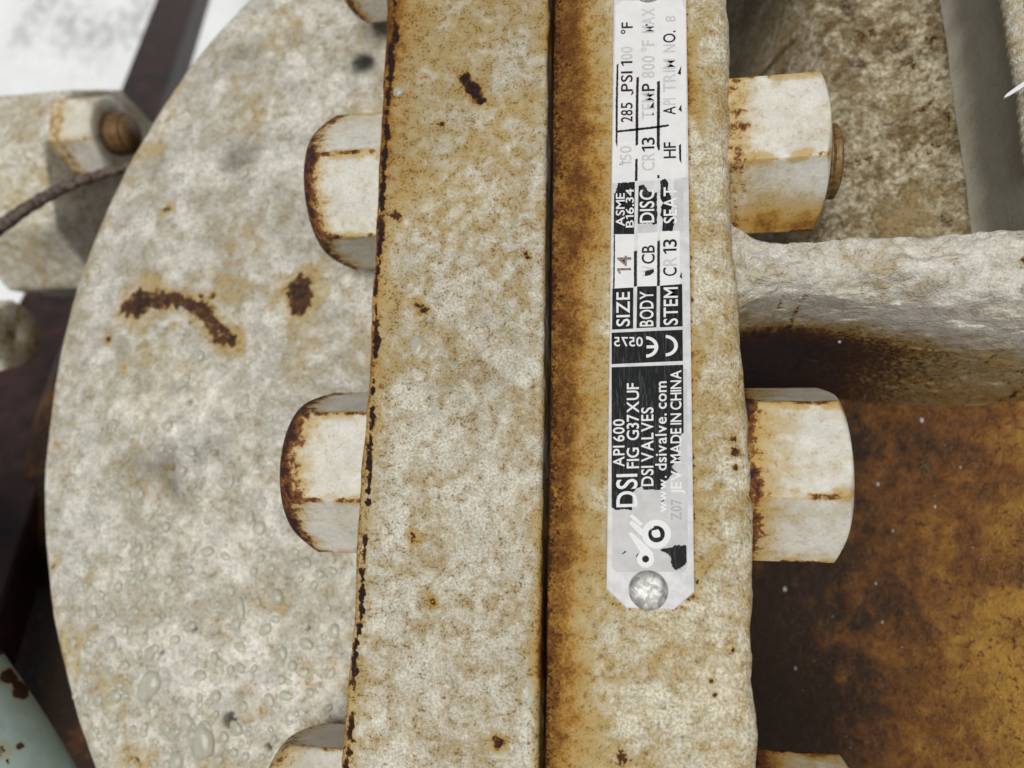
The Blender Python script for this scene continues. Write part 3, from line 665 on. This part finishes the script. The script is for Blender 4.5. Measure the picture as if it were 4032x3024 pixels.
for k, pts in enumerate([[(2448, 2180), (2462, 2168), (2466, 2173), (2452, 2183)], [(2504, 2190), (2512, 2177), (2515, 2180), (2508, 2196)], [(2536, 103), (2548, 93), (2554, 106), (2540, 108)],
                         [(2484, 372), (2492, 355), (2496, 366), (2488, 376)], [(2438, 650), (2452, 632), (2456, 645)], [(2602, 1967), (2612, 1960), (2616, 1972), (2604, 1976)], [(2668, 290), (2682, 258), (2681, 295)],
                         [(2671, 430), (2683, 412), (2684, 442)], [(2676, 1090), (2684, 1070), (2687, 1100)]]):
    sheet('enamel_flake', pts, M['ink'], ZB, .8, 20 + k)
# rules between the columns, worn in places
for k, pts in enumerate([[(2428, 255), (2435, 250), (2432, 510), (2431, 585), (2424, 560), (2424, 400)], [(2505, 305), (2516, 302), (2514, 400), (2513, 568), (2502, 575), (2503, 420)], [(2501, 628), (2511, 624), (2510, 712), (2500, 714)],
                         [(2587, 322), (2599, 318), (2598, 590), (2593, 594), (2586, 575)], [(2432, 514), (2505, 505), (2600, 494), (2633, 489), (2634, 497), (2600, 503), (2505, 515), (2431, 522)],
                         [(2673, 572), (2682, 566), (2683, 645), (2675, 630)], [(2587, 690), (2597, 688), (2597, 702), (2588, 702)],
                         [(2417, 924), (2422, 924), (2420, 1134), (2414, 1136)], [(2496, 990), (2508, 986), (2508, 1127), (2496, 1129)], [(2588, 950), (2599, 946), (2598, 1125), (2587, 1126)]]):
    sheet('rule', pts, M['ink'], ZB - .005, .7, 40 + k)
# lettering, from the bottom of the plate up
text('API 600', 2414, 2458, 1837, 1650, A); text('DSI', 2427, 2508, 1995, 1865, A); text('FIG  G37XUF', 2468, 2515, 1843, 1508, A)
text('DSI VALVES', 2525, 2572, 1913, 1603, A); text('www.', 2590, 2624, 2017, 1874, G, caps=False); text('dsivalve. com', 2580, 2624, 1852, 1501, A, caps=False)
text('Z07', 2642, 2683, 2048, 1965, M['worn']); text('JEV', 2642, 2683, 1945, 1852, G); text('MADE IN CHINA', 2640, 2682, 1822, 1457, A)
text('0575', 1327, 1363, 2531, 2418, A, mode='flip')
def arc_band(cx, cy, r0, r1, a0, a1, mat, z, n=28, sy=1.0):
    an = np.radians(np.linspace(a0, a1, n))
    px = np.concatenate([cx + r0 * np.cos(an), cx + r1 * np.cos(an)]); py = np.concatenate([cy + sy * r0 * np.sin(an), cy + sy * r1 * np.sin(an)])
    return obj_from('lettering', at_many(px, py, z), [[i, i + 1, n + i + 1, n + i] for i in range(n - 1)][::1], mat, plate, smooth=False)
arc_band(2620, 1361, 35, 49, -88, 88, A, ZL, sy=.86); arc_band(2543, 1366, 35, 49, -88, 88, A, ZL, sy=.86)
sheet('lettering', [(2546, 1360), (2580, 1359), (2580, 1371), (2546, 1372)], A, ZL + .004)
text('SIZE', 2427, 2479, 1284, 1149, A); text('BODY', 2519, 2572, 1284, 1146, A); text('STEM', 2613, 2668, 1279, 1130, A)
text('14', 2430, 2485, 1076, 1006, M['pen'])
text('W', 2527, 2577, 1088, 1046, F_); text('CB', 2527, 2577, 1038, 965, M['ink']); sheet('enamel_flake', [(2540, 1068), (2574, 1058), (2576, 1070), (2560, 1084), (2538, 1086)], M['ink'], ZL + .01, 1, 60)
text('C', 2611, 2664, 1086, 1052, M['ink']); text('R', 2611, 2664, 1046, 1010, F_); text('13', 2611, 2664, 998, 941, M['ink'])
text('ASME', 2425, 2459, 890, 760, A); text('B16.34', 2464, 2495, 895, 743, A); text('DISC', 2519, 2575, 876, 746, A); text('SEAT', 2613, 2664, 878, 736, A)
text('150', 2441, 2486, 651, 574, F_); text('CR', 2527, 2577, 671, 600, F_); text('13', 2527, 2577, 595, 540, M['ink']); text('HF', 2613, 2661, 622, 559, M['ink'])
text('28', 2445, 2490, 480, 432, M['ink']); text('5', 2445, 2490, 427, 403, M['ink']); text('PSI', 2445, 2490, 359, 280, M['ink'])
text('1', 2445, 2490, 258, 240, M['ink']); text('00', 2445, 2490, 234, 183, F_); text('°F', 2447, 2491, 133, 87, M['ink'])
text('TEM', 2527, 2577, 468, 364, F_); text('P', 2527, 2577, 358, 328, M['ink']); text('800', 2527, 2577, 306, 219, F_); text('°F', 2527, 2577, 202, 157, F_); text('MAX', 2527, 2577, 128, 31, F_)
sheet('enamel_flake', [(2566, 452), (2573, 440), (2574, 454)], M['ink'], ZL + .01, .5, 61); sheet('enamel_flake', [(2556, 425), (2574, 400), (2575, 425)], M['ink'], ZL + .01, .5, 62); sheet('enamel_flake', [(2550, 378), (2553, 362), (2558, 376)], M['ink'], ZL + .01, .5, 63)
text('A', 2611, 2659, 451, 418, M['ink']); text('PI', 2611, 2659, 412, 386, F_); text('TRIM', 2611, 2659, 362, 231, F_); text('N', 2611, 2659, 205, 174, F_); text('O.', 2611, 2659, 167, 120, M['ink']); text('8', 2620, 2659, 85, 62, F_)
# the maker's emblem: a bent double bar ending in two rings
def ring(cx, cy, r0, r1, mat, z): return arc_band(cx, cy, r0, r1, 0, 360, mat, z, 48)
for o in (ring(2585, 2103, 33, 57, G, ZL), ring(2542, 2201, 14, 34, G, ZL),
          sheet('e', [(2476, 2060), (2488, 2048), (2536, 2088), (2556, 2072), (2568, 2092), (2532, 2112), (2520, 2106)], G, ZL + .004), sheet('e', [(2478, 2032), (2490, 2024), (2532, 2062), (2520, 2072)], G, ZL + .004),
          sheet('e', [(2474, 2098), (2488, 2096), (2548, 2150), (2574, 2180), (2556, 2196), (2520, 2172)], G, ZL + .006)): o.name = 'emblem'
for pts, k in (([(2585 + 33 * math.cos(t), 2103 + 33 * math.sin(t)) for t in np.linspace(0, 2 * math.pi, 22)[:-1]], 70), ([(2542 + 14 * math.cos(t), 2201 + 14 * math.sin(t)) for t in np.linspace(0, 2 * math.pi, 14)[:-1]], 71)):
    sheet('enamel_flake', pts, M['black'], ZL + .012, 1.2, k)
sheet('emblem', [(2585 + r * math.cos(t), 2103 + r * math.sin(t)) for t, r in zip(np.linspace(0, 2 * math.pi, 11)[:-1], (15, 18, 14, 15, 17, 19, 22, 17, 20, 16))], G, ZL + .02)
sheet('emblem', [(2553, 2090), (2575, 2076), (2570, 2066), (2545, 2080)], G, ZL + .022)
def rivet(px, py):
    c = at(px, py, PT + 1.0); prof = [(5.45, PT - .2), (5.45, PT + .6), (5.3, PT + 1.05), (4.95, PT + 1.4), (4.3, PT + 1.7), (3.4, PT + 1.95), (2.2, PT + 2.1), (.01, PT + 2.2)]
    th = np.linspace(0, 2 * math.pi, 48, endpoint=False)
    V = np.array([[(c[0] + r * math.cos(t), c[1] + r * math.sin(t), z + .12 * math.sin(3 * t + r)) for r, z in prof] for t in th])
    return obj_from('rivet', V, grid_faces(48, len(prof), close_u=True), M['zinc'], plate)
rivet(2553, 2326); rivet(2556, -56)

# ------------------------------------------------------------------ neighbours in the background
joint = empty('flanged_joint', (0, 0, 0)); tag(joint, 'pale grey flange block with hex nuts standing in front of the snow at upper left', 'flange')
def build_joint():
    # a second, smaller flange whose axis lies along X like the valve's studs
    ZT, RF = -96.0, 62.0; xf = at(205, 400, ZT)[0]; yc = at(195, 610, ZT - 12)[1]; zc = ZT - RF
    th = np.radians(np.linspace(-52, 232, 121)); prof = [(0, xf - 62), (0, xf - 2.2), (-.7, xf - .6), (-2.2, xf), (-30, xf), (-59, xf)]
    def ro(t): return RF * 1.03 * math.cos(math.radians(20)) / math.cos((t - math.radians(92)) % math.radians(40) - math.radians(20)) if True else RF
    V = np.array([[(x, yc + (ro(t) + d) * math.cos(t), zc + (ro(t) + d) * math.sin(t)) for d, x in prof] for t in th])
    V += (fbm(V[..., 0], V[..., 1], V[..., 2], 12, 3, 250)[..., None] - .5) * 1.2
    n = V.shape[0] * V.shape[1]
    obj_from('flange', V, grid_faces(121, len(prof)), M['far_paint'], joint, {'stain': .25 * fbm(V[..., 0], V[..., 1], V[..., 2], 18, 3, 251), 'rust': np.zeros(n) + .05, 'tone': np.zeros(n)})
    for ang, s_, kk in ((70, 1, 40),):
        y, z = yc + 44 * math.cos(math.radians(ang)), zc + 44 * math.sin(math.radians(ang))
        nut('nut', xf, y, z, 35, 1, joint, M['nut'], R=23, h=24, rust_end=.1, rust_seat=.5, edge=.4, seed=kk, hole=11)
        stud('stud', xf, xf + 34, y, z, 11.5, joint, M['stud'], pitch=2.6)
    p = at(60, 1320, -118); nut('nut', p[0] - 40, p[1], p[2], 33, 1, joint, M['nut'], R=20, h=40, rust_end=.25, rust_seat=.6, edge=.6, seed=41, hole=1.2)
build_joint()

def build_beam():
    a0, a1 = at(638, -60, -430), at(782, -60, -430); b0, b1 = at(-140, 1950, -150), at(128, 1950, -150)
    p0, p1 = (a0 + a1) / 2, (b0 + b1) / 2
    d = p1 - p0; d /= np.linalg.norm(d); w = (a1 - a0); w -= d * (w @ d); w /= np.linalg.norm(w); t = np.cross(d, w)
    if t[2] < 0: t = -t
    hw = np.linalg.norm(a1 - a0) / 2, np.linalg.norm(b1 - b0) / 2
    P0 = p0 - d * 260; P1 = p1 + d * 160; hw0, hw1 = 19.0, 19.0
    hw0 = hw[0]; hw1 = hw[1]
    V = []
    prof = [(-1, 0), (-.96, .0), (-.93, 1.0), (.93, 1.0), (.96, .0), (1, 0), (1, -16), (.86, -16), (.86, -4), (-.86, -4), (-.86, -16), (-1, -16)]
    prof = [(-1, -2), (-.95, 0), (.95, 0), (1, -2), (1, -24), (.8, -24), (.8, -6), (-.8, -6), (-.8, -24), (-1, -24)]
    Pm = p0 + (p1 - p0) * .50; hm = hw0 + (hw1 - hw0) * .50
    for P, hl, hr in ((P0, hw0, hw0), (Pm, hm, hm), (P1, hw1 * 3.0, hw1)):        # left side widens toward its foot, covering the snow
        for u, z in prof: V.append(P + w * u * (hl if u < 0 else hr) + t * z)
    n = len(prof); F = [[j * n + k, j * n + (k + 1) % n, j * n + n + (k + 1) % n, j * n + n + k] for j in (0, 1) for k in range(n)] + [list(range(n))[::-1], [2 * n + k for k in range(n)]]
    o = obj_from('steel_channel', V, F, M['beam'], None, smooth=False)
    tag(o, 'dark maroon steel channel slanting down behind the round casting face', 'beam')
build_beam()
def build_twig():
    pts = [at(-120, 985, -78), at(0, 893, -82), at(110, 815, -84), at(215, 757, -85), at(330, 705, -86), at(430, 678, -88), at(560, 640, -92)]
    P = []
    for a_, b_ in zip(pts[:-1], pts[1:]):
        for k in range(6): P.append(a_ + (b_ - a_) * k / 6 + np.array([0, random.uniform(-.25, .25), random.uniform(-.3, .3)]))
    o = tube('twig', P, np.linspace(3.6, 2.2, len(P)) + np.array([random.uniform(-.2, .3) for _ in P]), M['twig'], None, 10)
    tag(o, 'thin bare brown twig reaching in from the left edge behind the casting', 'twig')
build_twig()
def build_pipe():
    # edge of the pipe runs from (0, 2512) to (309, 3024)
    Z = -70.0; e0, e1 = at(-60, 2425, Z), at(330, 3060, Z); d = e1 - e0; d /= np.linalg.norm(d)
    r = 26.0; view = (e0 + e1) / 2 - CAM; view /= np.linalg.norm(view)
    n = np.cross(d, view); n /= np.linalg.norm(n)
    if n[0] > 0: n = -n
    c0 = e0 + n * r; L = 420; ns, nt = 300, 120
    s_ = np.linspace(-110, 190, ns); th = np.linspace(0, 2 * math.pi, nt, endpoint=False)
    up = np.cross(d, n)
    bend = .0007 * (s_ - 60) ** 2
    C = c0 + s_[:, None] * d + bend[:, None] * n
    P = C[:, None, :] + r * (np.cos(th)[None, :, None] * n + np.sin(th)[None, :, None] * up)
    rust = np.zeros((ns, nt))
    for px, py, r_ in ((30, 2660, 3.2), (52, 2672, 2.0), (82, 2720, 3.2), (70, 2700, 2.2), (92, 2735, 2.2), (0, 2560, 2.5), (5, 2955, 4.0), (80, 2937, 1.6), (30, 3000, 1.0)):
        ray = MC.T @ np.array([(px - 2016) / FOC, -(py - 1512) / FOC, -1.0]); ray /= np.linalg.norm(ray)
        rel = P - CAM; dd = np.linalg.norm(rel - (rel @ ray)[..., None] * ray, axis=-1)
        nrm = (P - C[:, None, :]) @ ray
        rust = np.maximum(rust, (1 - sstep(r_ * .5, r_ * 1.5, dd)) * (nrm < 0) * (.72 if r_ < 4 else .45))
    o = obj_from('painted_pipe', P, grid_faces(ns, nt), M['mint'], None, {'rust': rust})
    # close the tube direction
    bm = bmesh.new(); bm.from_mesh(o.data); bm.verts.ensure_lookup_table()
    for i in range(ns - 1):
        bm.faces.new((bm.verts[i * nt + nt - 1], bm.verts[(i + 1) * nt + nt - 1], bm.verts[(i + 1) * nt], bm.verts[i * nt])).smooth = True
    bmesh.ops.recalc_face_normals(bm, faces=bm.faces); bm.to_mesh(o.data); bm.free()
    tag(o, 'chipped mint green painted pipe at the lower left corner', 'pipe')
build_pipe()

# ------------------------------------------------------------------ water, grit and other small things
def drop_mesh(rx, ry, h, rot, wob, seed, nth=28):
    rnd = random.Random(seed); ph = [rnd.uniform(0, 6.28) for _ in range(3)]
    prof = [(1.0, -.3), (1.0, .0), (.985, .16), (.93, .38), (.82, .6), (.64, .8), (.4, .94), (.18, .99), (.01, 1.0)]
    V = []
    for k in range(nth):
        a_ = 2 * math.pi * k / nth; q = 1 + wob * (math.sin(2 * a_ + ph[0]) + .6 * math.sin(3 * a_ + ph[1]) + .4 * math.sin(5 * a_ + ph[2]))
        for r, z in prof:
            x, y = rx * r * q * math.cos(a_), ry * r * q * math.sin(a_)
            V.append((x * math.cos(rot) - y * math.sin(rot), x * math.sin(rot) + y * math.cos(rot), z * h))
    F = [[k * 9 + j, ((k + 1) % nth) * 9 + j, ((k + 1) % nth) * 9 + j + 1, k * 9 + j + 1] for k in range(nth) for j in range(8)]
    F.append([k * 9 + 8 for k in range(nth)]); F.append([k * 9 for k in range(nth)][::-1])
    return V, F
deps = bpy.context.evaluated_depsgraph_get()
disc_o = bpy.data.objects['end_flange']
def disc_z(x, y):
    ok, loc, nrm, idx = disc_o.ray_cast(Vector((x * S, y * S, .1)), Vector((0, 0, -1))); return loc.z / S if ok else None
def droplet(px, py, rx, ry, rot, label, Z=None, wob=.06, h=None):
    p = at(px, py, DZ if Z is None else Z); z = disc_z(p[0], p[1]) if Z is None else Z
    if z is None: return
    V, F = drop_mesh(rx, ry, h or .46 * min(rx, ry) + .15, rot, wob, int(px * 7 + py)); V = np.array(V) + np.array([p[0], p[1], z])
    o = obj_from('water_droplet', V, F, M['water'], None); tag(o, label, 'water droplet', 'water droplets on the valve')
droplet(620, 2690, 4.0, 7.2, -.5, 'largest irregular water droplet, low on the round casting face', wob=.10)
droplet(838, 2905, 5.0, 6.2, .4, 'wide water droplet in the puddled cluster left of the lowest left nut', wob=.12)
droplet(770, 2830, 3.0, 3.2, 0, 'round water droplet just above the puddled cluster near the black pit')
droplet(686, 2860, 2.2, 3.0, .3, 'dark rimmed water droplet between the largest droplet and the puddled cluster')
droplet(463, 2535, 3.0, 3.2, .2, 'bluish white water droplet on the lower left of the casting face')
droplet(352, 2628, 2.5, 2.6, 0, 'bright round water droplet near the lower left edge of the casting face')
droplet(475, 2735, 2.8, 2.6, .5, 'water droplet left of the largest droplet')
droplet(978, 2390, 2.2, 4.2, .1, 'tall water droplet below the middle of the casting face', wob=.1)
droplet(1120, 2345, 2.6, 3.0, .6, 'bluish water droplet under the lower left nut')
droplet(1230, 2215, 2.6, 2.0, -.3, 'oval water droplet right below the lower left nut')
droplet(940, 2320, 2.0, 2.4, 0, 'small water droplet left of the bluish one under the nut')
droplet(1050, 2080, 3.0, 2.8, 0, 'faint broad water droplet left of the lower left nut')
droplet(585, 2225, 2.2, 3.4, .2, 'pale water droplet in the middle of the lower casting face')
droplet(390, 2410, 2.8, 3.4, .1, 'flat pale water droplet above the bluish white one')
droplet(295, 2530, 1.8, 2.6, .1, 'amber water droplet beside the left edge of the casting face')
droplet(296, 2735, 1.7, 2.4, .1, 'small amber water droplet low by the left edge of the casting face')
droplet(700, 1685, 2.7, 2.2, 0, 'lone yellowish water droplet below the white pad of the casting face')
droplet(333, 1120, 2.0, 2.4, .2, 'lone water droplet high near the left edge of the casting face')
droplet(880, 2580, 1.8, 2.4, .2, 'small dark rimmed water droplet above the puddled cluster')
droplet(1000, 2960, 1.6, 1.7, .2, 'round water droplet left of the lowest left nut')
droplet(1180, 2610, 2.0, 2.0, .2, 'ring shaped water droplet above the lowest left nut')
droplet(725, 2985, 3.2, 4.0, .2, 'water droplet cut off by the bottom edge of the picture', wob=.1)
droplet(1570, 362, 2.0, 2.1, 0, 'single yellowish water droplet on the left flange rim near its top', Z=.05)
droplet(1640, 1362, 2.0, 3.4, -.15, 'clear loop shaped water droplet in the middle of the left flange rim', Z=.05, wob=.08, h=.5)
droplet(2914, 2279, .9, .9, 0, 'tiny amber droplet on the right flange rim beside the nameplate', Z=-1.0)
def build_beads():
    rnd = random.Random(11); V = []; F = []
    n = 0
    while n < 430:
        px, py = rnd.uniform(150, 1340), rnd.uniform(60, 3020)
        dens = .06 + .94 * max(0, min(1, (py - 1500) / 1100)) * (1.1 - .5 * px / 1340)
        if rnd.random() > dens: continue
        p = at(px, py, DZ)
        if math.hypot(p[0] - DC[0], p[1] - DC[1]) > DR - 10 or p[0] > -52: continue
        z = disc_z(p[0], p[1])
        if z is None: continue
        r = .55 + 1.9 * rnd.random() ** 2.0
        v, f = drop_mesh(r, r * rnd.uniform(.8, 1.5), r * .45 + .08, rnd.uniform(0, 3), .07, n, 14)
        b = len(V); V += [(x + p[0], y + p[1], zz + z) for x, y, zz in v]; F += [[i + b for i in q] for q in f]; n += 1
    o = obj_from('water_beads', V, F, M['water'], None); tag(o, 'fine water beads scattered over the round casting face', 'water', kind='stuff')
build_beads()
def lump(P0, r, seed, squash=(1, 1, .7)):
    bm = bmesh.new(); bmesh.ops.create_icosphere(bm, subdivisions=2, radius=1); rnd = random.Random(seed)
    V = [tuple(np.array(v.co) * r * np.array(squash) * rnd.uniform(.75, 1.2) + P0) for v in bm.verts]; F = [[v.index for v in f.verts] for f in bm.faces]; bm.free(); return V, F
lower = [o for o in bpy.data.objects if o.name.startswith('bonnet_wall')][-1]
def hit(px, py):
    d = MC.T @ np.array([(px - 2016) / FOC, -(py - 1512) / FOC, -1.0]); d /= np.linalg.norm(d)
    best = None
    for o in [q for q in bpy.data.objects if q.name.startswith(('bonnet_wall', 'rib'))]:
        ok, loc, n, i = o.ray_cast(Vector(CAM * S), Vector(d))
        if ok and (best is None or (loc - Vector(CAM * S)).length < (best - Vector(CAM * S)).length): best = loc
    return np.array(best) / S if best else None
def build_grit():
    rnd = random.Random(3); V = []; F = []
    spots = [(3628, 1655, 1.5), (3304, 1344, 1.2), (3455, 1905, 1.3), (3090, 2320, 1.5), (3132, 2630, .9), (3515, 2090, .8), (3448, 2297, .8), (3474, 2450, .8), (3780, 1840, .8), (3680, 1995, 1.0)]
    spots += [(rnd.uniform(3150, 4000), rnd.uniform(1520, 2950), rnd.uniform(.18, .40)) for _ in range(20)]
    spots += [(3868, 480, .7), (3997, 715, .6), (3975, 860, .6), (3790, 300, .5), (3840, 640, .5)]
    for k, (px, py, r) in enumerate(spots):
        p = hit(px, py)
        if p is None: continue
        r *= .7; v, f = lump(p + np.array([0, 0, r * .3]), r, k, (.7, 1.1, .6)); b = len(V); V += v; F += [[i + b for i in q] for q in f]
    o = obj_from('ice_grit', V, F, M['grain'], None); tag(o, 'scattered pale ice grains lying in the rusty pockets', 'ice', kind='stuff')
build_grit()
def build_leaf():
    p = hit(3640, 1830); rnd = random.Random(8); V = []; F = []
    for k in range(9):
        a_ = rnd.uniform(0, 6.28); L = rnd.uniform(2.5, 5.5); w = rnd.uniform(.8, 1.8); q = p + np.array([rnd.uniform(-2, 2), rnd.uniform(-2.5, 2.5), rnd.uniform(.4, 1.6)])
        d = np.array([math.cos(a_), math.sin(a_), rnd.uniform(-.1, .3)]); s_ = np.array([-d[1], d[0], rnd.uniform(-.3, .3)])
        b = len(V); V += [q - d * L * .5, q + s_ * w * .5 + [0, 0, .5], q + d * L * .5, q - s_ * w * .5 + [0, 0, .3], q + [0, 0, -.3]]
        F += [[b, b + 3, b + 2, b + 1], [b, b + 1, b + 4], [b + 1, b + 2, b + 4], [b + 2, b + 3, b + 4], [b + 3, b, b + 4]]
    o = obj_from('leaf_litter', V, F, M['leaf'], None, smooth=False); tag(o, 'small dark crumpled leaf scrap lying on the rusty pocket floor', 'leaf')
build_leaf()
def build_tie():
    a_, b_ = at(3950, 388, -2), at(4200, 222, 6); d = (b_ - a_) / np.linalg.norm(b_ - a_); s_ = np.cross(d, [0, 0, 1]); s_ /= np.linalg.norm(s_)
    V = []; L = np.linalg.norm(b_ - a_)
    for t, w in ((0, .15), (.06, .45), (.2, .6), (.6, .75), (1, .8)):
        c = a_ + d * L * t
        V += [c - s_ * w, c + s_ * w, c + s_ * w + [0, 0, .9], c - s_ * w + [0, 0, .9]]
    F = [[i * 4 + k, i * 4 + (k + 1) % 4, i * 4 + 4 + (k + 1) % 4, i * 4 + 4 + k] for i in range(4) for k in range(4)] + [[3, 2, 1, 0], [16, 17, 18, 19]]
    o = obj_from('cable_tie', V, F, M['tie'], None, smooth=False); tag(o, 'white pointed cable tie tail poking in at the right edge', 'cable tie')
build_tie()
